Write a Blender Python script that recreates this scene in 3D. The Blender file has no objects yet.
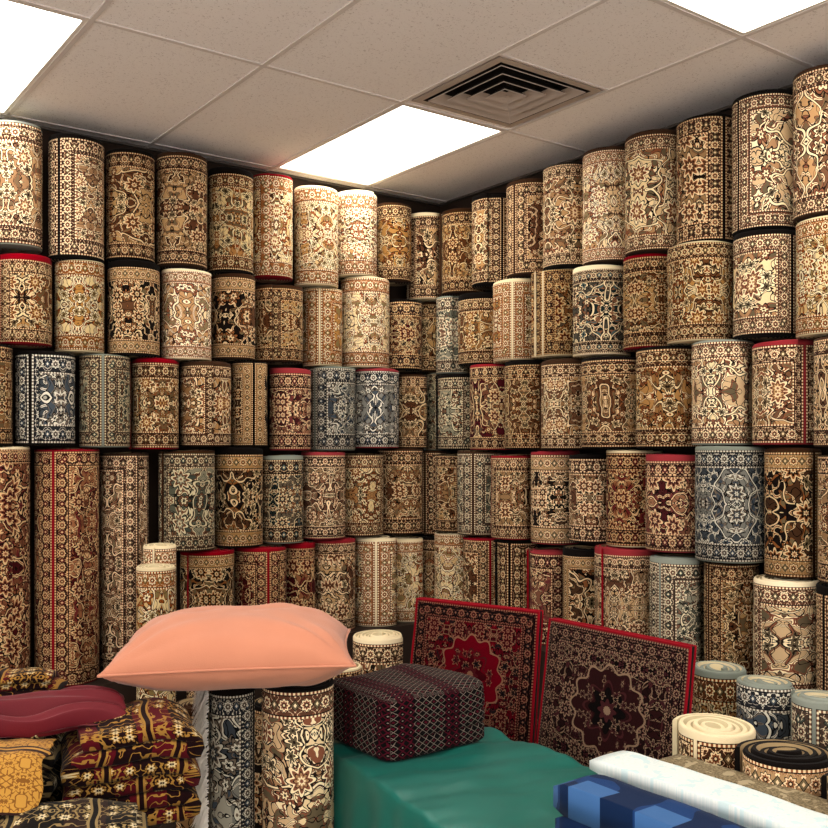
import bpy, bmesh, math, random
from mathutils import Vector, noise, Matrix
random.seed(7)
sc = bpy.context.scene
COL = sc.collection
pi = math.pi
CEIL = 3.06

# ---------------------------------------------------------------- helpers
def lin(h, k=1.0):
    h = h.lstrip('#'); o = []
    for i in (0, 2, 4):
        c = int(h[i:i+2], 16)/255
        o.append((c/12.92 if c <= .04045 else ((c+.055)/1.055)**2.4)*k)
    return (o[0], o[1], o[2], 1)

YAW = math.atan2(.593, .805)
def W(X, Z, z=0.0):
    """plan survey frame (X right of the shop visitor, Z ahead) -> room frame (corner = origin)"""
    return Vector(((X-.166)*.805+(Z-6.05)*.593, -(X-.166)*.593+(Z-6.05)*.805, z))

def mkobj(name, verts, faces, mats, midx=None, smooth=True, uv=None, parent=None, loc=None, rotz=0):
    me = bpy.data.meshes.new(name)
    me.from_pydata([tuple(v) for v in verts], [], faces)
    for m in mats: me.materials.append(m)
    if midx: me.polygons.foreach_set('material_index', midx)
    if smooth is True: me.polygons.foreach_set('use_smooth', [True]*len(faces))
    elif smooth: me.polygons.foreach_set('use_smooth', smooth)
    if uv:
        for lname, arr in uv.items():
            l = me.uv_layers.new(name=lname)
            if callable(arr):
                arr2 = arr(me)
                l.data.foreach_set('uv', arr2)
            elif isinstance(arr, tuple):
                l.data.foreach_set('uv', list(arr)*len(me.loops))
            else:
                l.data.foreach_set('uv', arr)
    me.update()
    ob = bpy.data.objects.new(name, me)
    COL.objects.link(ob)
    if loc is not None: ob.location = loc
    ob.rotation_euler.z = rotz
    if parent: ob.parent = parent
    return ob

def box_geo(x0, x1, y0, y1, z0, z1, V, F):
    b = len(V)
    V += [(x0,y0,z0),(x1,y0,z0),(x1,y1,z0),(x0,y1,z0),(x0,y0,z1),(x1,y0,z1),(x1,y1,z1),(x0,y1,z1)]
    F += [(b,b+3,b+2,b+1),(b+4,b+5,b+6,b+7),(b,b+1,b+5,b+4),(b+1,b+2,b+6,b+5),(b+2,b+3,b+7,b+6),(b+3,b,b+4,b+7)]

# ---------------------------------------------------------------- node helpers
class NB:
    def __init__(s, tree): s.t = tree; s.n = tree.nodes; s.l = tree.links
    def new(s, k): return s.n.new(k)
    def _set(s, sock, v):
        if isinstance(v, bpy.types.NodeSocket): s.l.new(v, sock)
        else: sock.default_value = v
    def m(s, op, a, b=None, c=None):
        n = s.new('ShaderNodeMath'); n.operation = op
        s._set(n.inputs[0], a)
        if b is not None: s._set(n.inputs[1], b)
        if c is not None: s._set(n.inputs[2], c)
        return n.outputs[0]
    def add(s,a,b): return s.m('ADD',a,b)
    def sub(s,a,b): return s.m('SUBTRACT',a,b)
    def mul(s,a,b): return s.m('MULTIPLY',a,b)
    def div(s,a,b): return s.m('DIVIDE',a,b)
    def lt(s,a,b): return s.m('LESS_THAN',a,b)
    def gt(s,a,b): return s.m('GREATER_THAN',a,b)
    def ab(s,a): return s.m('ABSOLUTE',a)
    def cos(s,a): return s.m('COSINE',a)
    def pp(s,a,b): return s.m('PINGPONG',a,b)
    def mix(s, f, a, b):
        n = s.new('ShaderNodeMix'); n.data_type = 'RGBA'
        s._set(n.inputs[0], f); s._set(n.inputs[6], a); s._set(n.inputs[7], b)
        return n.outputs[2]
    def xyz(s, v):
        n = s.new('ShaderNodeSeparateXYZ'); s.l.new(v, n.inputs[0]); return n.outputs
    def comb(s, x, y, z=0.0):
        n = s.new('ShaderNodeCombineXYZ')
        s._set(n.inputs[0], x); s._set(n.inputs[1], y); s._set(n.inputs[2], z); return n.outputs[0]
    def vm(s, op, a, b):
        n = s.new('ShaderNodeVectorMath'); n.operation = op
        s._set(n.inputs[0], a)
        if op == 'SCALE': s._set(n.inputs[3], b)
        else: s._set(n.inputs[1], b)
        return n.outputs[0]
    def uv(s, name):
        n = s.new('ShaderNodeUVMap'); n.uv_map = name; return n.outputs[0]
    def noise(s, vec, scale, detail=2.0, dim='2D', rough=.5):
        n = s.new('ShaderNodeTexNoise'); n.noise_dimensions = dim
        if vec is not None: s.l.new(vec, n.inputs['Vector'])
        n.inputs['Scale'].default_value = scale; n.inputs['Detail'].default_value = detail
        n.inputs['Roughness'].default_value = rough
        return n.outputs['Fac']
    def flower(s, vec, scale, rnd, rad, k, n):
        c = s.vm('SCALE', vec, scale)
        v = s.new('ShaderNodeTexVoronoi'); v.voronoi_dimensions = '2D'; v.feature = 'F1'
        s.l.new(c, v.inputs['Vector']); v.inputs['Scale'].default_value = 1.0
        v.inputs['Randomness'].default_value = rnd
        loc = s.xyz(s.vm('SUBTRACT', c, v.outputs['Position']))
        th = s.m('ARCTAN2', loc[1], loc[0])
        pet = s.m('MULTIPLY_ADD', s.cos(s.mul(th, float(n))), rad*k, rad*(1-k))
        q = s.div(v.outputs['Distance'], pet)
        rc = s.new('ShaderNodeSeparateColor'); s.l.new(v.outputs['Color'], rc.inputs[0])
        return q, rc.outputs[0], rc.outputs[1]

def rug_group():
    g = bpy.data.node_groups.new('rug_weave', 'ShaderNodeTree')
    for nm in ('Field','Field2','Border','Dark','Light','Acc1','Acc2','Bind'):
        g.interface.new_socket(nm, in_out='INPUT', socket_type='NodeSocketColor')
    g.interface.new_socket('Medallion', in_out='INPUT', socket_type='NodeSocketFloat')
    g.interface.new_socket('Color', in_out='OUTPUT', socket_type='NodeSocketColor')
    b = NB(g)
    gi = b.new('NodeGroupInput').outputs; go = b.new('NodeGroupOutput')
    Fi,F2,Bo,Dk,Li,A1,A2,Bi,Md = [gi[i] for i in range(9)]
    uu = b.xyz(b.uv('UVMap')); dd = b.xyz(b.uv('dims')); ss = b.xyz(b.uv('seed')); s2 = b.xyz(b.uv('seedb'))
    u,v = uu[0],uu[1]; Hh,Ww = dd[0],dd[1]; sd,S = ss[0],ss[1]; bw = s2[0]; BS = s2[1]
    e0v = b.m('MINIMUM', b.sub(v,.0), b.sub(b.sub(Hh, v), bw)); eu = b.pp(u, b.mul(Ww,.5))
    e = b.m('MINIMUM', e0v, eu); hz = b.lt(e0v, eu)
    au = b.sub(u, b.mul(Ww,.5)); av = b.sub(v, b.mul(Hh,.5))
    al = b.m('MULTIPLY_ADD', hz, b.sub(au,av), av)
    en = b.div(e,BS); al = b.div(al,BS)
    # ---- border (meandering vine with rosettes)
    P = .078
    alp = b.pp(al, P/2); ex = b.sub(en,.050)
    r = b.m('SQRT', b.add(b.mul(alp,alp), b.mul(ex,ex)))
    th = b.m('ARCTAN2', ex, alp)
    pet = b.m('MULTIPLY_ADD', b.cos(b.mul(th,8.0)), .0032, .0195)
    q = b.div(r,pet)
    bv = b.comb(b.m('MULTIPLY_ADD', sd, 2.3, alp), b.m('MULTIPLY_ADD', sd, 1.7, ex))
    nb = b.ab(b.sub(b.noise(bv, 48.0, 1.0), .5))
    bc = b.mix(b.lt(nb,.06), Bo, A1); bc = b.mix(b.lt(nb,.024), bc, Li)
    dm = b.add(b.sub(P/2, alp), b.mul(b.ab(ex),.8))
    bc = b.mix(b.lt(dm,.0165), bc, Dk); bc = b.mix(b.lt(dm,.0135), bc, A2); bc = b.mix(b.lt(dm,.006), bc, Li)
    bc = b.mix(b.lt(q,1.1), bc, Dk); bc = b.mix(b.lt(q,.95), bc, Li); bc = b.mix(b.lt(q,.66), bc, A1)
    bc = b.mix(b.lt(q,.38), bc, Dk); bc = b.mix(b.lt(q,.2), bc, Li)
    # ---- field : arabesques, palmettes, rosettes (loosely mirrored, drifting with a slow warp)
    aw = b.noise(b.comb(u, v), 3.0, 0.0)
    fu = b.pp(b.add(b.div(au,S), b.mul(aw,.06)), .17); fv = b.add(b.pp(b.div(av,S), .25), b.mul(aw,.08))
    vec0 = b.comb(b.m('MULTIPLY_ADD', sd, 3.1, fu), b.m('MULTIPLY_ADD', sd, 7.7, fv))
    wn = b.new('ShaderNodeTexNoise'); wn.noise_dimensions='2D'; b.l.new(vec0, wn.inputs['Vector'])
    wn.inputs['Scale'].default_value = 14.0; wn.inputs['Detail'].default_value = 0.0
    wv = b.vm('SCALE', b.vm('SUBTRACT', wn.outputs['Color'], (.5,.5,.5)), .035)
    vec = b.vm('ADD', vec0, wv)
    q2,r2,_ = b.flower(vec, 6.0, .7, .50, .14, 5)
    fc = b.mix(b.lt(q2,1.0), Fi, b.mix(b.gt(r2,.5), F2, b.mix(.5, Fi, F2)))
    n1 = b.noise(vec0, 16.0, 1.0)
    d1 = b.ab(b.sub(n1,.5))
    fc = b.mix(b.lt(d1,.064), fc, Dk); fc = b.mix(b.lt(d1,.048), fc, Li); fc = b.mix(b.lt(d1,.016), fc, A1)
    n2 = b.noise(b.vm('ADD', vec, (5.3,1.7,0)), 28.0, 0.0)
    fc = b.mix(b.gt(n2,.61), fc, Dk); fc = b.mix(b.gt(n2,.64), fc, A1); fc = b.mix(b.gt(n2,.70), fc, A2)
    d2 = b.ab(b.sub(b.noise(b.vm('ADD', vec, (1.3,9.7,0)), 28.0, 0.5), .5))
    fc = b.mix(b.lt(d2,.024), fc, Dk)
    fc = b.mix(b.lt(b.ab(b.sub(q2,1.0)),.085), fc, Dk); fc = b.mix(b.lt(b.ab(b.sub(q2,1.0)),.045), fc, Li)
    q3,r3,g3 = b.flower(vec, 13.5, .8, .43, .24, 6)
    fl = b.mix(b.lt(q3,.82), Dk, b.mix(b.gt(r3,.4), A1, Li))
    fl = b.mix(b.lt(q3,.57), fl, Dk); fl = b.mix(b.lt(q3,.46), fl, b.mix(b.gt(r3,.4), Li, A2)); fl = b.mix(b.lt(q3,.2), fl, Dk)
    fc = b.mix(b.mul(b.lt(q3,1.0), b.gt(g3,.3)), fc, fl)
    q4,r4,g4 = b.flower(b.vm('ADD', vec0, (2.2,4.4,0)), 6.5, .6, .34, .2, 8)
    f4 = b.mix(b.lt(q4,.9), Dk, Li); f4 = b.mix(b.lt(q4,.68), f4, A1); f4 = b.mix(b.lt(q4,.5), f4, Dk)
    f4 = b.mix(b.lt(q4,.43), f4, Fi); f4 = b.mix(b.lt(q4,.26), f4, Li); f4 = b.mix(b.lt(q4,.13), f4, A1)
    fc = b.mix(b.mul(b.lt(q4,1.0), b.gt(g4,.3)), fc, f4)
    # ---- central medallion (flat display rugs)
    mx = b.div(au, b.mul(Ww,.27)); my = b.div(av, b.mul(Hh,.30))
    mr = b.m('SQRT', b.add(b.mul(mx,mx), b.mul(my,my))); mt = b.m('ARCTAN2', my, mx)
    mq = b.div(mr, b.m('MULTIPLY_ADD', b.cos(b.mul(mt,12.0)), .07, .93))
    mq2 = b.div(mr, b.m('MULTIPLY_ADD', b.cos(b.mul(mt,8.0)), .16, .84))
    isf = b.lt(q3, .8)
    med = b.mix(b.mul(isf,.8), F2, fl)
    med = b.mix(b.lt(b.ab(b.sub(mq2,.62)),.03), med, A1); med = b.mix(b.lt(mq2,.5), med, b.mix(isf, Fi, fl))
    med = b.mix(b.lt(mq2,.25), med, A1); med = b.mix(b.lt(mq,.1), med, Li)
    med = b.mix(b.gt(mq,.95), med, Li)
    fc = b.mix(b.mul(Md, b.lt(mq,1.0)), fc, med)
    # ---- assemble
    bead = b.gt(b.m('SINE', b.mul(al, 2*pi/.015)), 0.0)
    c = b.mix(b.lt(en,.094), fc, b.mix(bead, A1, Li))
    c = b.mix(b.lt(en,.087), c, Dk); c = b.mix(b.lt(en,.083), c, bc)
    c = b.mix(b.lt(en,.0205), c, Dk); c = b.mix(b.lt(en,.017), c, b.mix(bead, A1, Li)); c = b.mix(b.lt(en,.009), c, Dk)
    c = b.mix(b.lt(e,.006), c, Bi)
    b.l.new(c, go.inputs[0])
    return g
RG = rug_group()

def finish_cloth(b, color, rough=.95, sheen=.15, bump=.35, bscale=900.0, spec=.08, bdist=.002):
    p = b.new('ShaderNodeBsdfPrincipled'); o = b.new('ShaderNodeOutputMaterial')
    b._set(p.inputs['Base Color'], color)
    p.inputs['Roughness'].default_value = rough
    p.inputs['Specular IOR Level'].default_value = spec
    p.inputs['Sheen Weight'].default_value = sheen
    if bump:
        tc = b.new('ShaderNodeTexCoord')
        n = b.noise(tc.outputs['Object'], bscale, 1.0, '3D')
        bp = b.new('ShaderNodeBump'); bp.inputs['Strength'].default_value = bump; bp.inputs['Distance'].default_value = bdist
        b.l.new(n, bp.inputs['Height']); b.l.new(bp.outputs[0], p.inputs['Normal'])
    b.l.new(p.outputs[0], o.inputs[0])
    return p

def newmat(name):
    m = bpy.data.materials.new(name); m.use_nodes = True; m.node_tree.nodes.clear()
    return m, NB(m.node_tree)

def plain(name, col, rough=.9, sheen=0, bump=0, bscale=300, var=0.0, metal=0, spec=.3):
    m, b = newmat(name)
    c = lin(col)
    if var:
        tc = b.new('ShaderNodeTexCoord')
        n = b.noise(tc.outputs['Object'], 6.0, 4.0, '3D')
        c = b.mix(n, tuple(x*(1-var) for x in c[:3])+(1,), tuple(min(1,x*(1+var)) for x in c[:3])+(1,))
    p = finish_cloth(b, c, rough, sheen, bump, bscale, spec)
    p.inputs['Metallic'].default_value = metal
    return m

BIND = dict(K='14100e', R='8c0f1e', C='e8d8b4', S='858c82', B='3f291a')
#            field    field2   border   dark     light    acc1     acc2
PAL = dict(
 TB=('b58a58','6f4a30','442a1c','21150f','ead4aa','885030','6f5a3e'),
 BR=('5a3824','bc986a','3a231a','190f0b','e2c89e','8c5836','6f5e44'),
 CR=('ead4a4','c0925a','9a643a','44291a','f6e8c4','9e5a32','8c7850'),
 DK=('1c1411','65452e','aa875c','0d0908','e6cca2','8f5c36','75664a'),
 RD=('4c0e18','80583a','2c1212','140908','dac092','96643c','544538'),
 SG=('908c78','606254','4a3a30','221e18','dcd1b0','7d5842','474e46'),
 SL=('42484e','a4a194','26282d','121214','d8d4c4','776b5e','46505a'),
 GN=('1c2a2b','5f5344','2d1e18','100e0c','dac8a0','825636','4a5e5e'),
 TN=('aa7e52','e0c898','5e3a26','251812','ecdab0','844a2c','655840'),
 WN=('461215','966444','321814','140b09','d8b88a','8a5438','6a2828'),
)
RM = {}
def rugmat(p, bd, med=0.0):
    k = (p, bd, med)
    if k in RM: return RM[k]
    m, b = newmat('rug_%s_%s' % (p, bd))
    g = b.new('ShaderNodeGroup'); g.node_tree = RG
    for i, h in enumerate(PAL[p]): g.inputs[i].default_value = lin(h)
    g.inputs[7].default_value = lin(BIND[bd]); g.inputs[8].default_value = med
    oi = b.new('ShaderNodeObjectInfo')
    hs = b.new('ShaderNodeHueSaturation')
    b.l.new(g.outputs[0], hs.inputs['Color'])
    b.l.new(b.m('MULTIPLY_ADD', oi.outputs['Random'], .4, .78), hs.inputs['Value'])
    b.l.new(b.m('MULTIPLY_ADD', oi.outputs['Random'], -.2, 1.08), hs.inputs['Saturation'])
    finish_cloth(b, hs.outputs[0], rough=1.0, bump=.55, bscale=260.0, sheen=.03, bdist=.003, spec=.03)
    RM[k] = m; return m
BM = {k: plain('binding_'+k, v, sheen=.05, bump=.5, bscale=400, spec=.05) for k, v in BIND.items()}
BACK = plain('rug_backing', 'a08a66', bump=.4, bscale=500)
CORE = plain('rug_backing_pale', 'cbbd9a', bump=.4, bscale=500)

# ---------------------------------------------------------------- rolled rug
def rolled_rug(loc, d, h, pal='TB', bd='K', seam=None, name='rolled_rug', t=None, pale=False, Wd=None, tail=0, bw=None, u0=None):
    R = d/2 - .003; t = t or random.uniform(.013, .017)
    turns = max(2.0, (R-.028)/t); seg = 28
    n = int(turns*seg)
    if seam is None: seam = random.uniform(0, 2*pi)
    V=[];F=[];mi=[];UV=[];sm=[]
    if u0 is None: u0 = random.uniform(0, 2.0)
    Wd = Wd or random.uniform(.8,1.7)
    if bw is None: bw = {'K':random.choice((.012,.022,.034)),'R':random.choice((.014,.02,.028))}.get(bd, random.choice((.006,.014,.022)))
    uvv=[]
    ph = random.uniform(0,6)
    nz = 5
    for i in range(n+1):
        th = 2*pi*i/seg; r = R - t*th/(2*pi)
        if tail: r += tail*max(0,1-th/1.5)**2
        a = seam - th
        tele = (.004*math.sin(th*.37+ph)) * min(1, i/seg) + .0035*math.sin(a+ph)
        H = h + tele - .008
        ri = r - t*.8
        c, s = math.cos(a), math.sin(a)
        prof = [(r-.004,0),(r,.006)]
        for k in range(1,nz): # soft, slightly uneven pile surface
            z_ = .006+(H-.012)*k/nz
            dr = .0028*noise.noise(Vector((c*1.6+ph*3, s*1.6, z_*5))) if i < seg*1.2 else 0
            prof.append((r+dr, z_))
        prof += [(r,H-.006),(r-.004,H),(ri+.002,H),(ri,0)]
        m_ = len(prof)
        for rr, zz in prof:
            V.append((rr*c, rr*s, zz)); uvv.append((u0+R*th, max(0, min(h, zz))))
    for i in range(n):
        p = i*m_; q = p+m_
        for k in range(m_):
            mt = 0 if k < m_-3 else (2,1,2)[k-(m_-3)]
            k2 = (k+1) % m_
            F.append((p+k, p+k2, q+k2, q+k)); mi.append(mt); sm.append(mt != 2)
    F.append(tuple(range(m_-1,-1,-1))); mi.append(2); sm.append(False)
    e = n*m_; F.append(tuple(range(e,e+m_))); mi.append(2); sm.append(False)
    def uvf(me):
        o=[]
        for l in me.loops: o += uvv[l.vertex_index]
        return o
    sd = random.uniform(0, 9)
    return mkobj(name, V, F, [rugmat(pal,bd), CORE if pale else BACK, BM[bd]], mi, sm,
                 {'UVMap': uvf, 'dims': (h, Wd), 'seed': (sd, random.uniform(.8,1.2)), 'seedb': (bw, random.uniform(.7,1.0))}, loc=loc)

# ---------------------------------------------------------------- stacked rows against the two walls
TZ = {1:2.41, 2:1.965, 3:1.5, 4:1.02, 5:.50}
STEP = {1:0.0, 2:.012, 3:.024, 4:.036, 5:.05}
# (diameter / pitch, palette, binding, extra height [, peel])
LEFT = {
 1:[(.275,'BR','C',-.03),(.235,'TB','B',.0),(.27,'CR','C',.03),(.27,'CR','C',.02),(.245,'CR','R',.04),(.265,'TN','K',.03),(.275,'BR','B',.04),(.25,'BR','K',.02),(.27,'TB','K',.04),(.27,'TB','S',.06),(.27,'BR','K',.04)],
 2:[(.21,'BR','B',.0),(.235,'RD','K',.0),(.30,'CR','C',.09),(.25,'CR','C',-.02),(.29,'BR','B',.0),(.25,'DK','B',.01),(.28,'CR','C',.0),(.265,'DK','K',.0),(.25,'CR','C',.02),(.26,'TB','R',.0),(.27,'BR','K',.0)],
 3:[(.17,'SG','S',-.01),(.21,'BR','B',.0),(.30,'SL','R',.0),(.285,'SL','S',.01),(.25,'WN','R',.0),(.215,'DK','K',.0),(.28,'TB','B',.01),(.255,'TB','R',.02),(.25,'SG','S',.0),(.28,'SL','K',.01),(.28,'BR','K',.0)],
 4:[(.21,'BR','B',.0),(.285,'BR','B',.0),(.265,'TN','B',.01),(.265,'BR','R',.0),(.235,'GN','S',.0),(.27,'DK','K',.01),(.295,'SG','B',.0)],
 5:[(.22,'BR','K',.0),(.23,'CR','C',.0),(.23,'CR','C',.02,.035),(.26,'BR','R',.0),(.19,'WN','R',.0),(.29,'WN','R',.0),(.29,'DK','R',.0)],
}
RIGHT = {
 1:[(.29,'BR','B',-.03),(.285,'TB','K',.0),(.285,'BR','B',.0),(.277,'TB','K',.02),(.28,'CR','B',.02),(.29,'TN','B',.02),(.275,'BR','K',.03),(.29,'TN','K',.04),(.28,'TB','B',.05),(.28,'BR','K',.04)],
 2:[(.22,'SG','S',.0),(.30,'TB','K',.0),(.30,'CR','C',.01),(.30,'RD','C',.02),(.30,'GN','C',.02),(.28,'BR','R',.0),(.32,'TB','C',.02),(.29,'TN','K',.01),(.28,'CR','C',.0),(.28,'BR','K',.0)],
 3:[(.30,'SG','K',.0),(.29,'RD','R',.01,.03),(.29,'BR','K',.0),(.30,'TB','B',.01),(.33,'BR','K',.0),(.31,'TB','K',.02),(.285,'TN','S',.02),(.28,'TB','R',.01),(.28,'BR','B',.0)],
 4:[(.22,'BR','B',.0),(.29,'SG','B',.01),(.29,'BR','R',.0),(.27,'DK','R',.0),(.25,'BR','K',.0),(.25,'WN','C',.01,.03),(.28,'WN','R',.0),(.31,'SL','S',.01),(.24,'DK','B',.0),(.27,'BR','B',.0),(.27,'BR','K',.0)],
 5:[(.27,'CR','C',.0),(.26,'BR','R',.0),(.26,'BR','K',-.01),(.25,'WN','R',.0),(.24,'DK','K',-.01),(.32,'BR','R',.03),(.28,'SG','S',.01),(.25,'BR','B',.01),(.27,'TN','C',.0),(.27,'BR','K',.0)],
}
tall = []
for side, table in (('L',LEFT),('R',RIGHT)):
    below = []
    if side == 'L':
        s = 1.955
        for k,(d,p,bd,h) in enumerate(((.255,'BR','B',1.08),(.315,'WN','R',1.10),(.30,'WN','C',1.11),(.31,'BR','K',1.09))):
            rolled_rug((-(s+d/2), -(d/2+.01), .411), d-.002, h, p, bd, Wd=(.62,.56,.55,.7)[k], bw=.012, u0=(0,.42,.1,.3)[k], seam=4.9)
            tall.append((s, s+d, .411+h+.001)); s += d+.002
    for tier in (5,4,3,2,1):
        cur = []
        s = .10 if side == 'L' else .285
        if side == 'R' and tier == 2: s = .26
        for row in table[tier]:
            d,p,bd,dh = row[:4]; peel = row[4] if len(row) > 4 else 0
            off = max(.158, d/2+.01) + STEP[tier] + random.uniform(0,.026)
            c = s + d/2
            tops = [t for (a,b_,t) in below if b_ > s and a < s+d]
            base = (max(tops)+.001) if tops else TZ[tier]+.001
            if tier == 1: h = TZ[1]+.53+dh+random.uniform(-.015,.01)-base; h = min(h, CEIL-.02-base)
            else: h = TZ[tier-1]+dh*.8+random.uniform(-.030,.014)-base
            loc = (-c, -off, base) if side == 'L' else (-off, -c, base)
            rolled_rug(loc, d-.001, h, p, bd, tail=peel, seam=5.35 if peel else None, pale=bool(peel))
            cur.append((s, s+d, base+h+.001))
            s += d + .002
        below = cur + (tall if (side == 'L' and tier == 4) else [])

wood = plain('dark_laminate', '2c2019', rough=.6, var=.2)
V=[];F=[]
box_geo(-1.945, -.004, -.38, -.004, 0.001, .5, V, F)
box_geo(-.40, -.004, -3.35, -.381, 0.001, .5, V, F)
box_geo(-3.3, -1.95, -.36, -.004, 0.001, .41, V, F)
mkobj('low_riser', V, F, [wood], smooth=False)

# ---------------------------------------------------------------- free standing rolls
def fr(X, Z, top, d, p, bd, **k):
    return rolled_rug(W(X,Z,0.001), d, top, p, bd, **k)
fr(1.024,3.20,.776,.20,'TN','S',pale=True,t=.02)
fr(1.108,2.99,.78,.20,'SL','S',pale=True,t=.02)
fr(1.19,2.78,.788,.20,'SG','S',pale=True,t=.02)
fr(1.275,2.57,.79,.20,'BR','K',t=.02)
fr(.82,2.59,.757,.235,'TB','C',pale=True,t=.019)
fr(.925,2.36,.76,.25,'DK','K',t=.019)
fr(1.03,2.12,.76,.24,'BR','K',t=.019)
fr(-.148,3.95,.74,.23,'TB','C',pale=True)
fr(-.40,4.10,.70,.22,'CR','C',pale=True)
fr(-.30,3.72,.66,.2,'BR','C')
fr(.12,4.25,.66,.24,'BR','K')
fr(.42,4.0,.62,.22,'WN','R')
fr(.75,3.75,.66,.22,'DK','K')
fr(.98,3.55,.62,.22,'BR','R')
fr(-1.15,4.22,.99,.19,'CR','C',pale=True)
fr(-1.19,4.46,1.06,.17,'CR','C',pale=True)
fr(-.93,4.35,.60,.23,'BR','B')
fr(-.47,3.35,.62,.24,'DK','K')
fr(-.75,3.40,.60,.24,'BR','B')
fr(-.36,2.92,.80,.235,'TN','K',seam=.3)
RX_,RZ_ = -.562,2.92
cr = fr(RX_,RZ_,.80,.165,'SL','K',seam=2.6)

# shaggy white fringe along the seam of the small roll
V=[];F=[]
base = W(RX_,RZ_,0)
dirL = Vector((-.805,.593,0)); dirC = Vector((-.593,-.805,0))
shag = plain('white_wool_fringe','efeae2',sheen=.1)
for i in range(1300):
    z = random.uniform(.34,.795)
    an = random.uniform(-.1,.8)
    o = base + (dirL*math.cos(an)+dirC*math.sin(an))*.080; o.z = z
    dv = (dirL*random.uniform(.4,1)+dirC*random.uniform(-.1,1.0)).normalized()
    ln = random.uniform(.02,.055); w = .0024
    sd = Vector((0,0,1)).cross(dv)*w
    b0=len(V); p=o.copy()
    for k in range(4):
        f=k/3; p = o+dv*ln*f*.8+Vector((0,0,-ln*.9*f*f+random.uniform(-.004,.004)))
        V += [p-sd*(1-.7*f)+Vector((0,0,w*(1-f))), p+sd*(1-.7*f)]
    for k in range(3): F.append((b0+2*k,b0+2*k+1,b0+2*k+3,b0+2*k+2))
V=[v-base for v in V]
fo = mkobj('fringe', V, F, [shag], smooth=False)
fo.parent = cr

# ---------------------------------------------------------------- flat framed rugs (folded, standing)
def flat_rug(p0, p1, z0, h, pal, lean=.07, th=.035, sd=1.0):
    a = W(*p0); b = W(*p1); L = (b-a).length
    ang = math.atan2(b.y-a.y, b.x-a.x)
    nx, nz = 24, 20; V=[];F=[];uvv=[];mi=[]
    for side in (0,1):
        for j in range(nz+1):
            for i in range(nx+1):
                x = L*i/nx; z = h*j/nz
                ed = min(x, L-x, z, h-z)
                bul = th/2*min(1,(ed/.03+.35))**.5 + .008*noise.noise(Vector((x*5,z*5,sd)))
                y = (-bul if side == 0 else bul) + lean*z/h
                V.append((x,y,z)); uvv.append((x,z))
    N=(nx+1)*(nz+1)
    for j in range(nz):
        for i in range(nx):
            q=j*(nx+1)+i
            F.append((q,q+1,q+nx+2,q+nx+1)); mi.append(0)
            F.append((N+q,N+q+nx+1,N+q+nx+2,N+q+1)); mi.append(0)
    per=[i for i in range(nx+1)]+[j*(nx+1)+nx for j in range(1,nz+1)]+[nz*(nx+1)+i for i in range(nx-1,-1,-1)]+[j*(nx+1) for j in range(nz-1,0,-1)]
    for k in range(len(per)):
        p=per[k];q=per[(k+1)%len(per)]
        F.append((p,N+p,N+q,q)); mi.append(2)
    cnt=len(per); R=.0045
    for side in (0,1):
        b0=len(V)
        for k in range(cnt):
            c=Vector(V[per[k]+side*N])
            pr=Vector(V[per[k-1]]); nx_=Vector(V[per[(k+1)%cnt]]); tan=(nx_-pr).normalized()
            o=tan.cross(Vector((0,1,0))).normalized()
            for m in range(8):
                an=2*pi*m/8
                V.append(tuple(c+Vector((0,1,0))*math.cos(an)*R+o*math.sin(an)*R)); uvv.append((0,0))
        for k in range(cnt):
            for m in range(8):
                F.append((b0+k*8+m,b0+k*8+(m+1)%8,b0+((k+1)%cnt)*8+(m+1)%8,b0+((k+1)%cnt)*8+m)); mi.append(1)
    def uvf(me):
        o=[]
        for l in me.loops: o += uvv[l.vertex_index]
        return o
    return mkobj('folded_display_rug', V, F, [rugmat(pal,'R',1.0), BM['R'], BM['K']], mi, True,
        {'UVMap':uvf,'dims':(h,L),'seed':(sd,.62),'seedb':(.0,.68)}, loc=(a.x,a.y,z0+.007), rotz=ang)
PAL['P1']=('440812','6a0e1c','180b0b','0b0606','8c6450','541c20','241a1c')
PAL['P2']=('0e0808','2a0f10','1b0e0e','070404','8a705a','441e20','3c181c')
flat_rug((-.023,3.68),(.418,3.37),.40,.510,'P1',sd=2.3)
flat_rug((.43,3.30),(.785,2.82),.40,.50,'P2',sd=4.1)
def riser(p0,p1,w,z):
    a=W(*p0);b=W(*p1);L=(b-a).length;V=[];F=[]
    box_geo(0,L,-w/2,w/2,.0,z-.02,V,F); box_geo(-.01,L+.01,-w/2-.01,w/2+.01,z-.02,z,V,F)
    mkobj('display_plinth',V,F,[wood],smooth=False,loc=(a.x,a.y,0),rotz=math.atan2(b.y-a.y,b.x-a.x))
riser((-.023,3.685),(.36,3.417),.10,.40)
riser((.44,3.29),(.775,2.835),.10,.40)

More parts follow.
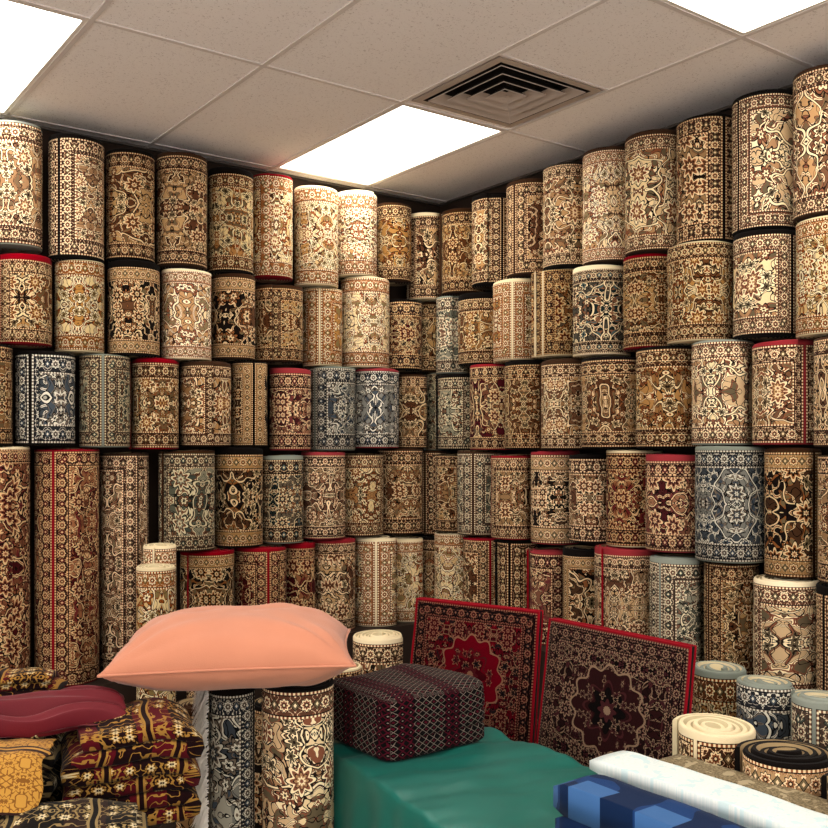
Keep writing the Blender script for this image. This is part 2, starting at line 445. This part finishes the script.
# ---------------------------------------------------------------- cloth materials
def clothpat(name, kind, cols, rough=.9, sheen=.3, spec=.1):
    m,b = newmat(name); u = b.xyz(b.uv('UVMap')); uvn=b.uv('UVMap')
    C=[lin(c) for c in cols]
    if kind=='aztec':
        A=.030;Bq=.020
        x=b.div(b.pp(u[0],A/2),A/2); y=b.div(b.pp(u[1],Bq/2),Bq/2)
        d=b.add(x,y)
        big=b.gt(b.m('SINE',b.mul(u[0],2*pi/.18)),.5)
        c=b.mix(b.lt(b.ab(b.sub(d,1.0)),.10), C[0], C[1])
        c=b.mix(b.lt(d,.42), c, C[2])
        c2=b.mix(b.lt(b.ab(b.sub(d,1.0)),.22), C[0], C[2]); c2=b.mix(b.lt(d,.24), c2, C[1])
        c=b.mix(big,c,c2)
    elif kind=='floral':
        vec = b.comb(b.pp(u[0],.08), b.pp(u[1],.12))
        q,r,g = b.flower(vec, 22.0,.7,.45,.25,6)
        n = b.ab(b.sub(b.noise(vec,36.0,1.0),.5))
        big = b.gt(b.m('SINE', b.mul(u[0], 2*pi/.19)), .0)
        c = b.mix(big, C[0], C[1])
        c = b.mix(b.lt(n,.035), c, C[2])
        fl = b.mix(b.lt(q,.8), C[0], C[2]); fl = b.mix(b.lt(q,.5), fl, C[3])
        fl = b.mix(b.lt(q,.2), fl, C[0])
        c = b.mix(b.mul(b.lt(q,1.0),b.gt(g,.45)), c, fl)
        st = b.m('MODULO', b.add(u[0],50.0), .19)
        c = b.mix(b.lt(b.ab(b.sub(st,.095)),.012), c, C[2]); c = b.mix(b.lt(b.ab(b.sub(st,.095)),.006), c, C[0])
    elif kind=='damask':
        vec = b.comb(b.pp(u[0],.05), b.pp(u[1],.07))
        n = b.ab(b.sub(b.noise(vec,30.0,1.0),.5))
        c = b.mix(b.lt(n,.05), C[1], C[0])
        q,r,g = b.flower(vec, 16.0,.6,.42,.25,6)
        c = b.mix(b.lt(q,1.0), c, C[0]); c = b.mix(b.lt(q,.75), c, C[1]); c = b.mix(b.lt(q,.3), c, C[0])
        st = b.m('MODULO', b.add(u[1],50.10), .30)
        c = b.mix(b.lt(st,.05), c, C[2]); c = b.mix(b.lt(b.ab(b.sub(st,.025)),.008), c, C[1])
    elif kind=='check':
        a = b.gt(b.m('MODULO', b.add(u[0],50.0), .19), .11); e = b.gt(b.m('MODULO', b.add(u[1],50.0), .2), .1)
        f = b.mul(a,e); c = b.mix(f, C[0], C[1])
        c = b.mix(b.mul(b.sub(1.0,f),b.gt(b.noise(uvn,9.0,0.0),.6)), c, C[2])
    elif kind=='weave':
        n = b.noise(uvn, 140.0, 2.0); c = b.mix(b.gt(n,.5), C[0], C[1])
        n2 = b.noise(uvn, 30.0, 2.0); c = b.mix(b.gt(n2,.6), c, C[2])
    finish_cloth(b, c, rough, sheen, .4, 600.0, spec)
    return m
M_az = clothpat('black_burgundy_woven','aztec',('080607','86786e','4c0a1c'),sheen=.02)
M_fl = clothpat('maroon_floral_tapestry','floral',('1c0608','520b16','9a7436','cdbd96'),sheen=.05)
M_fl2 = clothpat('black_cream_tapestry','floral',('100c0b','2b1a14','8c7850','d5c8a6'),sheen=.05)
M_gd = clothpat('gold_damask','damask',('7d521e','b88a3e','2c120c'),rough=.6,sheen=.1)
M_cr = plain('crimson_velvet','640a1a',rough=.6,sheen=.1,bump=.2,var=.25)
M_wh = clothpat('white_linen','weave',('dfe6e5','d6e1e1','cadee1'),sheen=0)
M_bl = clothpat('blue_patchwork','check',('0c2448','41699c','173a6c'),sheen=.05)
M_bg = clothpat('beige_weave','weave',('8f8064','6d6148','a99b7e'),sheen=.05)
M_teal = plain('teal_satin','08665c',rough=.42,sheen=.05,bump=.1,var=.18,spec=.45)
M_pk = plain('peach_velvet','c4866c',rough=1.0,sheen=.25,bump=.3,bscale=400,var=.10,spec=.03)

# ---------------------------------------------------------------- folded textile (serpentine folds)
def folded(name, loc, rotz, L, D, H, layers, mat, wav=.004, sd=0.0, nseg=30, sag=.0, tight=.9, slip=0.0):
    g = H/layers; th = g*tight
    path=[]
    for i in range(layers):
        z = g*(i+.5); fwd = i%2==0
        xs = [(-1+2*k/14)*(L/2-g/2) for k in range(15)]
        if not fwd: xs = xs[::-1]
        for x in xs: path.append((x,z))
        if i < layers-1:
            cx = xs[-1]; cz = z+g/2; sg = 1 if fwd else -1
            for k in range(1,6):
                a = -pi/2+pi*k/6
                path.append((cx+sg*math.cos(a)*g/2, cz+math.sin(a)*g/2))
    n=len(path)
    dist=[0]
    for i in range(1,n): dist.append(dist[-1]+math.hypot(path[i][0]-path[i-1][0],path[i][1]-path[i-1][1]))
    A=[];B=[]
    for i in range(n):
        p=path[max(0,i-1)];q=path[min(n-1,i+1)]
        tx,tz=q[0]-p[0],q[1]-p[1];l=math.hypot(tx,tz) or 1
        nx,nz=-tz/l,tx/l
        A.append((path[i][0]+nx*th/2,path[i][1]+nz*th/2)); B.append((path[i][0]-nx*th/2,path[i][1]-nz*th/2))
    ring = [(a,d) for a,d in zip(A,dist)]+[(bq,d) for bq,d in zip(B[::-1],dist[::-1])]
    m=len(ring); V=[];F=[];uvv=[]
    for j in range(nseg+1):
        y=-D/2+D*j/nseg
        endf = max(0,(abs(y)/(D/2)-.9)/.1)
        for k0,((x,z),d) in enumerate(ring):
            k = z/H
            zc = g*(int(min(z,H-1e-5)/g)+.5)
            z_ = zc+(z-zc)*(1-.35*endf**2)
            jit = .006*noise.noise(Vector((int(z/g)*3.3+sd, 0, j*.25)))
            yy = y + (jit+.004*math.sin(int(z/g)*2.1+sd))*(1 if j in(0,nseg) else .6) + slip*k*math.sin(sd+x*4)
            zz = z_ + wav*k*3*noise.noise(Vector((x*7+sd,y*7,sd))) 
            zz -= sag*k*((abs(x)/(L/2))**3+(abs(y)/(D/2))**3)
            xx = x + wav*2*k*noise.noise(Vector((y*9,sd,z*14)))
            V.append((xx,yy,max(0,zz))); uvv.append((d,y))
    for j in range(nseg):
        for i in range(m):
            F.append((j*m+i,j*m+(i+1)%m,(j+1)*m+(i+1)%m,(j+1)*m+i))
    for j in (0,nseg):
        for i in range(n-1):
            f=(j*m+i,j*m+i+1,j*m+m-2-i,j*m+m-1-i)
            F.append(f if j else f[::-1])
    def uvf(me):
        o=[]
        for l in me.loops:
            p=uvv[l.vertex_index]; vz=V[l.vertex_index][2]
            o += (p[0], p[1]+ (vz if abs(p[1])>D/2-.02 else 0))
        return o
    return mkobj(name,V,F,[mat],None,True,{'UVMap':uvf},loc=loc,rotz=rotz)
R0 = -YAW
TT = .565
c = (W(-.086,2.81)+W(.18,3.04)+W(-.244,3.13)+W(.05,3.36))/4
def soft_block(name, loc, rotz, L, D, H, mat):
    """thick folded blanket: rounded block with soft crease lines between its folds"""
    nu=96; nv=44; V=[];F=[];uvv=[]
    def rr(t):
        c_,s_=math.cos(t),math.sin(t); e=.22
        return math.copysign(abs(c_)**e,c_), math.copysign(abs(s_)**e,s_)
    prof=[(.80,0.0),(.95,.0),(.985,.03)]
    for k in range(1,nv):
        z=k/nv*.93+.03
        crease=.040*math.exp(-((z-.30)/.022)**2)+.035*math.exp(-((z-.55)/.02)**2)+.028*math.exp(-((z-.78)/.018)**2)
        prof.append((1.0-crease-.03*max(0,z-.8)/.2, z))
    prof+=[(.94,.975),(.86,.995),(.72,1.02),(.5,1.045),(.25,1.055),(.02,1.06)]
    for j,(sc_,z) in enumerate(prof):
        lay=int(z>.30)+int(z>.55)+int(z>.78)
        for i in range(nu):
            t=2*pi*i/nu; x,y=rr(t)
            px=x*L/2*sc_; py=y*D/2*sc_
            w=.012*noise.noise(Vector((px*8,py*8,z*3)))+.010*noise.noise(Vector((x*1.5,y*1.5,lay*3.7)))
            zz=H*z+(.018*noise.noise(Vector((px*6,py*6,4)))*min(1,z*1.2) if z>.05 else 0)
            V.append((px*(1+w),py*(1+w),max(0,zz)))
            if z<.96: uvv.append(((px if abs(y)>abs(x) else py)+ (0 if abs(y)>abs(x) else .013), H*z))
            else: uvv.append((px,py))
    for j in range(len(prof)-1):
        for i in range(nu): F.append((j*nu+i,j*nu+(i+1)%nu,(j+1)*nu+(i+1)%nu,(j+1)*nu+i))
    F.append(tuple(range(nu-1,-1,-1)));e=(len(prof)-1)*nu;F.append(tuple(range(e,e+nu)))
    def uvf(me):
        o=[]
        for l in me.loops: o += uvv[l.vertex_index]
        return o
    return mkobj(name,V,F,[mat],None,True,{'UVMap':uvf},loc=loc,rotz=rotz)
soft_block('folded_woven_blanket',(c.x,c.y,TT+.001),R0+.66,.41,.36,.190,M_az)

folded('beige_fabric_bolt',(-1.706,-3.62,TT),0,.110,.92,.135,4,M_bg,wav=.001,sd=1)
folded('white_fabric_bolt',(-1.860,-3.58,TT),0,.165,.98,.155,4,M_wh,wav=.0015,sd=2,sag=.003)
folded('blue_patchwork_bolt',(-2.060,-3.60,TT),0,.185,.90,.150,2,M_bl,wav=.001,sd=5,tight=.99)

# ---------------------------------------------------------------- teal draped display table
Q = [Vector((-2.13,-2.04,0)),Vector((-1.60,-2.03,0)),Vector((-1.63,-4.15,0)),Vector((-2.42,-4.05,0))]
def draped_table():
    V=[];F=[];nx,ny=40,90; z=TT-.006
    for j in range(ny+1):
        for i in range(nx+1):
            s=i/nx;t=j/ny
            p=(Q[0]*(1-s)+Q[1]*s)*(1-t)+(Q[3]*(1-s)+Q[2]*s)*t
            w = .014*noise.noise(Vector((p.x*6,p.y*6,0)))+.014*noise.noise(Vector((p.x*4+p.y*14,p.y*3,3)))
            V.append((p.x,p.y,z-.0+min(.004,w)))
    for j in range(ny):
        for i in range(nx):
            q=j*(nx+1)+i; F.append((q,q+nx+1,q+nx+2,q+1))
    per=[i for i in range(nx+1)]+[j*(nx+1)+nx for j in range(1,ny+1)]+[ny*(nx+1)+i for i in range(nx-1,-1,-1)]+[j*(nx+1) for j in range(ny-1,0,-1)]
    cen=sum(Q,Vector())/4; n=len(per)
    rings=[(.006,-.003),(.011,-.012),(.014,-.05),(.02,-.15),(.025,-.3),(.03,-.44),(.034,-z+.004)]
    prev=per; acc=0
    for (o,dz) in rings:
        cur=[]; acc=0
        for k in range(n):
            p=Vector(V[per[k]]); a=Vector(V[per[k-1]]); b=Vector(V[per[(k+1)%n]])
            acc+=(p-a).length
            tan=(b-a).normalized(); out=tan.cross(Vector((0,0,1))); 
            if out.dot(p-cen)<0: out=-out
            amp=min(1,-dz/.3)*.014
            off=o+amp*math.sin(acc*38+1.2*math.sin(acc*9))
            cur.append(len(V)); V.append((p.x+out.x*off,p.y+out.y*off,p.z+dz if dz>-.5 else .006))
        for k in range(n): F.append((prev[k],prev[(k+1)%n],cur[(k+1)%n],cur[k]))
        prev=cur
    return mkobj('teal_draped_display_table',V,F,[M_teal])
draped_table()

# ---------------------------------------------------------------- pillow
def pillow():
    L,D,T=.71,.50,.25; n=48; V=[];F=[]
    idx={}
    for side in (1,-1):
        for j in range(n+1):
            for i in range(n+1):
                x=-1+2*i/n;y=-1+2*j/n
                ed=(1-abs(x)**3.4)*(1-abs(y)**3.0)
                zz=side*T/2*max(0,ed)**.6
                wr=.014*noise.noise(Vector((x*2.5,y*2.5,side)))+.008*math.sin(9*x*y)*abs(x*y)*side
                px=L/2*x*(1-.06*(1-y*y)) ; py=D/2*y*(1-.07*(1-x*x))
                cx=math.copysign(1,x);cy=math.copysign(1,y); a=math.atan2(abs(cy-y),abs(cx-x)); dc=math.hypot(cx-x,cy-y)
                wr+=.014*math.sin(a*13)*math.exp(-dc*1.8)*min(1,dc*5)
                if i in(0,n) or j in(0,n):
                    if side==-1: idx[(i,j)]=idx0[(i,j)]; continue
                    wr=0
                zb = zz+wr*(ed**.3 if ed>0 else 0)
                if side==-1: zb=max(zb*.75,-.078)
                idx[(i,j)]=len(V); V.append((px,py,zb))
        if side==1: idx0=dict(idx)
        for j in range(n):
            for i in range(n):
                f=(idx[(i,j)],idx[(i+1,j)],idx[(i+1,j+1)],idx[(i,j+1)])
                F.append(f if side==1 else f[::-1])
    per=[(i,0) for i in range(n)]+[(n,j) for j in range(n)]+[(i,n) for i in range(n,0,-1)]+[(0,j) for j in range(n,0,-1)]
    b0=len(V);cnt=len(per)
    for k in range(cnt):
        c=Vector(V[idx0[per[k]]]);t=(Vector(V[idx0[per[(k+1)%cnt]]])-Vector(V[idx0[per[k-1]]])).normalized();o=t.cross(Vector((0,0,1)))
        for m in range(6):
            a=2*pi*m/6; V.append(tuple(c+o*math.cos(a)*.004+Vector((0,0,1))*math.sin(a)*.004))
    for k in range(cnt):
        for m in range(6): F.append((b0+k*6+m,b0+k*6+(m+1)%6,b0+((k+1)%cnt)*6+(m+1)%6,b0+((k+1)%cnt)*6+m))
    p=W(-.543,2.90,.808+.079)
    ob=mkobj('peach_pillow',V,F,[M_pk],loc=p,rotz=R0+.14)
    ob.rotation_euler=(math.radians(1),math.radians(-1),R0+.10)
pillow()

# ---------------------------------------------------------------- left pile of throws on a table
def drape(name, X, Z, z, L, D, H, rel, mat, ridges, amp, sd, drop=0.0, dirx=.35):
    """loosely gathered cloth lying on the pile and spilling over its front edge"""
    n=140;m=100;V=[];F=[];uvv=[]
    for j in range(m+1):
        for i in range(n+1):
            x=-1+2*i/n;y=-1+2*j/m
            f=max(0,(1-abs(x)**6)*(1-max(0,y)**4))
            ph=ridges*(y*(1-dirx)+dirx*x*1.6+.40*noise.noise(Vector((x*1.2,y*.8,sd))))*pi
            rid=(.5+.5*math.sin(ph))**.7
            rid2=.5+.5*math.sin(ph*2.3+2*x+sd)
            s=min(1,max(0,(-y-.05)/.95)); sm=s*s*(3-2*s)
            zz=f**.5*(H*(.8+.3*noise.noise(Vector((x*1.5,y*1.5,sd+4))))+amp*rid+amp*.35*rid2) - drop*sm
            yl=D/2*y if y>-.05 else D/2*(-.05-(-.05-y)*(1-.35*s))
            xx=L/2*x*(1+.10*noise.noise(Vector((y*3,sd,0)))); yy=yl*(1+.08*noise.noise(Vector((x*2.5,sd,2))))-amp*.7*rid*s
            V.append((xx,yy,zz)); uvv.append((xx*1.3,yy*1.3+drop*sm*-1.0))
    for j in range(m):
        for i in range(n):
            q=j*(n+1)+i;F.append((q,q+1,q+n+2,q+n+1))
    def uvf(me):
        o=[]
        for l in me.loops: o += uvv[l.vertex_index]
        return o
    return mkobj(name,V,F,[mat],None,True,{'UVMap':uvf},loc=W(X,Z,z),rotz=R0+rel)
V=[];F=[]
box_geo(-.42,.42,-.42,.42,.46,.5,V,F)
for sx in(-1,1):
    for sy in(-1,1): box_geo(sx*.37-.025,sx*.37+.025,sy*.37-.025,sy*.37+.025,0,.46,V,F)
mkobj('wooden_display_table',V,F,[wood],smooth=False,loc=W(-1.12,2.50,0),rotz=R0)
folded('folded_tapestry',W(-.82,2.28,.501),R0+.30,.33,.20,.135,5,M_fl2,wav=.008,sd=8,sag=.015)
folded('folded_tapestry',W(-1.16,2.28,.501),R0+.12,.30,.20,.13,5,M_fl,wav=.008,sd=9,sag=.015)
folded('maroon_floral_throw',W(-.79,2.63,.501),R0+.38,.31,.28,.285,6,M_fl,wav=.010,sd=4,sag=.02,tight=.95,slip=.02)
folded('maroon_floral_throw',W(-1.15,2.62,.501),R0+.10,.34,.30,.275,7,M_fl2,wav=.008,sd=6,sag=.01,tight=.93,slip=.02)
drape('gold_damask_throw',-1.07,2.34,.735,.31,.30,.012,.18,M_gd,1.5,.012,5.0,drop=.12,dirx=.6)
drape('crimson_velvet_throw',-1.02,2.56,.790,.46,.22,.010,.42,M_cr,3.6,.034,2.0,drop=.06,dirx=.15)
folded('floral_folded_throw',W(-1.19,2.82,.775),R0+.15,.26,.13,.07,3,M_fl,wav=.008,sd=13,sag=.01)

# ---------------------------------------------------------------- room shell
RX, RY = 6.2, 6.8
wallm = plain('painted_wall','f0ebe2',rough=.85,var=.02)
wallk = plain('gap_shade_wall','33251c',rough=.9,var=.1)  # dark colour puts shade into the gaps behind the rolls
def wall(name,x0,x1,y0,y1,m=wallm):
    V=[];F=[];box_geo(x0,x1,y0,y1,0,CEIL+.25,V,F);mkobj(name,V,F,[m],smooth=False)
wall('wall_left',-RX,.1,0,.1,wallk); wall('wall_right',0,.1,-RY,0,wallk)
def wall_open(name, horiz, c0, c1, o0, o1, s0, s1, z0=.3, z1=2.8):  # unseen wall with an opening added to admit fill light
    V=[];F=[]
    def bx(a,b_,z_0,z_1):
        if horiz: box_geo(a,b_,c0,c1,z_0,z_1,V,F)
        else: box_geo(c0,c1,a,b_,z_0,z_1,V,F)
    bx(s0,o0,0,CEIL+.25);bx(o1,s1,0,CEIL+.25);bx(o0,o1,0,z0);bx(o0,o1,z1,CEIL+.25)
    mkobj(name,V,F,[wallm],smooth=False)
wall_open('wall_back',True,-RY-.1,-RY,-5.8,-.4,-RX-.1,.1)
wall_open('wall_far_left',False,-RX-.1,-RX,-6.4,-1.0,-RY,.1)
alum=plain('fill_window_aluminium','8a8886',rough=.4,metal=.8)
def fill_win(name,horiz,c0,c1,o0,o1,z0=.3,z1=2.8):
    V=[];F=[]
    def bx(a,b_,z_0,z_1):
        if horiz: box_geo(a,b_,c0,c1,z_0,z_1,V,F)
        else: box_geo(c0,c1,a,b_,z_0,z_1,V,F)
    bx(o0,o1,z0,z0+.05);bx(o0,o1,z1-.05,z1)
    for k in range(5):
        x=o0+(o1-o0-.05)*k/4; bx(x,x+.05,z0+.05,z1-.05)
    mkobj(name,V,F,[alum],smooth=False)
fill_win('fill_window_1',True,-RY-.07,-RY-.03,-5.8,-.4); fill_win('fill_window_2',False,-RX-.07,-RX-.03,-6.4,-1.0)  # unseen windows, added so outside light lifts the ceiling
fm,b=newmat('floor_tile'); tc=b.new('ShaderNodeTexCoord')
n=b.noise(tc.outputs['Object'],9.0,4.0,'3D'); fo_=b.xyz(tc.outputs['Object'])
gr=b.m('MAXIMUM',b.lt(b.m('MODULO',b.add(fo_[0],50.0),.45),.006),b.lt(b.m('MODULO',b.add(fo_[1],50.0),.45),.006))
finish_cloth(b,b.mix(gr,b.mix(n,lin('a0937f'),lin('b8ab96')),lin('5b5248')),rough=.45,bump=0,spec=.4)
V=[];F=[];box_geo(-RX,0,-RY,0,-.1,0,V,F);mkobj('floor',V,F,[fm],smooth=False)
tm,b=newmat('acoustic_tile'); tc=b.new('ShaderNodeTexCoord')
n1=b.noise(tc.outputs['Object'],110.0,3.0,'3D',.7); n2=b.noise(tc.outputs['Object'],70.0,2.0,'3D')
cc=b.mix(b.gt(n1,.62),lin('fbf6f5'),lin('d8d0ce')); cc=b.mix(b.mul(n2,.15),cc,lin('e6dedc'))
p=finish_cloth(b,cc,.95,0,.3,220.0,.1)
AL=[0,.60,1.24,1.93,2.62,3.30,3.96,4.60,5.25,6.2]
BL=[0,.09,1.31,2.62,3.86,5.1,6.8]
# bay j=0 is the 9 cm closing strip along the left wall, j=1 the first full bay
LIGHTS={(1,1),(4,1),(1,3),(4,3),(7,1),(7,3),(1,5),(4,5)}  # panels out of view are added for general illumination
VENT=(.615,1.225,1.345,1.955)
V=[];F=[];GV=[];GF=[]
tb=.010
for i in range(len(AL)-1):
    for j in range(len(BL)-1):
        a0,a1,b0_,b1_=AL[i],AL[i+1],BL[j],BL[j+1]
        if (i,j) in LIGHTS: continue
        if (i,j)==(1,2):
            box_geo(-a1,-a0,-b1_,-VENT[3],CEIL,CEIL+.02,V,F)
            box_geo(-a1,-a0,-VENT[2],-b0_,CEIL,CEIL+.02,V,F)
            continue
        box_geo(-a1,-a0,-b1_,-b0_,CEIL,CEIL+.02,V,F)
box_geo(-RX,0,-RY,0,CEIL+.22,CEIL+.25,V,F)
mkobj('ceiling',V,F,[tm],smooth=False)
gm=plain('ceiling_grid_metal','ded6d3',rough=.5)
def bar(x0,x1,y0,y1):
    box_geo(x0,x1,y0,y1,CEIL-.005,CEIL+.004,GV,GF)
for a in AL[1:-1]: bar(-a-tb,-a+tb,-RY,0)
for bb in BL[1:-1]: 
    for i in range(len(AL)-1): bar(-AL[i+1]+tb,-AL[i]-tb,-bb-tb,-bb+tb)
bar(-AL[2]+tb,-AL[1]-tb,-VENT[3]-tb,-VENT[3]+.001)
mkobj('trim_1',GV,GF,[gm],smooth=False)
V=[];F=[];box_geo(-RX,0,-.025,0,CEIL-.012,CEIL-.0005,V,F);box_geo(-.025,0,-RY,-.026,CEIL-.012,CEIL-.0005,V,F)
mkobj('trim_2',V,F,[plain('wall_angle','5a534e',rough=.7)],smooth=False)
em=bpy.data.materials.new('fluorescent_diffuser');em.use_nodes=True;em.node_tree.nodes.clear();b=NB(em.node_tree)
e=b.new('ShaderNodeEmission');e.inputs[0].default_value=(1,.94,.85,1);e.inputs[1].default_value=12.5
o=b.new('ShaderNodeOutputMaterial');b.l.new(e.outputs[0],o.inputs[0])
fr_m=plain('troffer_frame','e6e0d8',rough=.5)
for (i,j) in sorted(LIGHTS):
    x0,x1,y0,y1=-AL[i+1]+tb,-AL[i]-tb,-BL[j+1]+tb,-BL[j]-tb
    V=[];F=[];fw=.016
    box_geo(x0,x1,y0,y1,CEIL+.012,CEIL+.08,V,F)
    box_geo(x0,x1,y0,y0+fw,CEIL-.003,CEIL+.0115,V,F);box_geo(x0,x1,y1-fw,y1,CEIL-.003,CEIL+.0115,V,F)
    box_geo(x0,x0+fw,y0+fw,y1-fw,CEIL-.003,CEIL+.0115,V,F);box_geo(x1-fw,x1,y0+fw,y1-fw,CEIL-.003,CEIL+.0115,V,F)
    nb=len(F)
    box_geo(x0+fw,x1-fw,y0+fw,y1-fw,CEIL+.004,CEIL+.0115,V,F)
    mkobj('ceiling_light_panel',V,F,[fr_m,em],[0]*nb+[1]*(len(F)-nb),smooth=False)
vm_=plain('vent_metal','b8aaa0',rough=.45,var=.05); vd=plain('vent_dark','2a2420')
a0,a1,b0_,b1_=VENT; cx=-(a0+a1)/2;cy=-(b0_+b1_)/2;hw=(a1-a0)/2-tb
V=[];F=[];mi=[]
def ringf(h0,z0,h1,z1,mt):
    b=len(V)
    for hh,zz in((h0,z0),(h1,z1)):
        for sx,sy in((-1,-1),(1,-1),(1,1),(-1,1)): V.append((cx+sx*hh,cy+sy*hh,zz))
    for k in range(4): F.append((b+k,b+(k+1)%4,b+4+(k+1)%4,b+4+k)); mi.append(mt)
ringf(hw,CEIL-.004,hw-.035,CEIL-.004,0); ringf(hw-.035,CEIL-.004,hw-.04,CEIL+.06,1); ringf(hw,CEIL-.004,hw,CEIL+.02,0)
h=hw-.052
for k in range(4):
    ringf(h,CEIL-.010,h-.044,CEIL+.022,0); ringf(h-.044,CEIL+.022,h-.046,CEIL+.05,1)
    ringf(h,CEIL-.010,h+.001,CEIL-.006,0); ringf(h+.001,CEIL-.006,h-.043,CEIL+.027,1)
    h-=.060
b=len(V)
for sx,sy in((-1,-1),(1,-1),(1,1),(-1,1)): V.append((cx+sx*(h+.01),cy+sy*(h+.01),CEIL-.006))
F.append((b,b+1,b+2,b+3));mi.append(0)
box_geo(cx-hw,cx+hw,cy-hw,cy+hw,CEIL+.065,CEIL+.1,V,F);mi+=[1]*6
mkobj('ceiling_air_vent',V,F,[vm_,vd],mi,smooth=False)

# ---------------------------------------------------------------- world, camera, view
w=bpy.data.worlds.new('World');sc.world=w;w.use_nodes=True
w.node_tree.nodes['Background'].inputs[0].default_value=(1,.94,.90,1);w.node_tree.nodes['Background'].inputs[1].default_value=3.1  # fill light entering through the added windows
cam=bpy.data.cameras.new('camera');co=bpy.data.objects.new('camera',cam);COL.objects.link(co)
p=W(0,0,1.5);co.location=p;co.rotation_euler=(pi/2,0,-YAW)
cam.sensor_width=36;cam.lens=950/828*36;cam.shift_y=36/828;cam.clip_start=.05
sc.camera=co
sc.view_settings.view_transform='Standard'
sc.view_settings.look='None'
sc.view_settings.exposure=-.38
sc.view_settings.gamma=.93
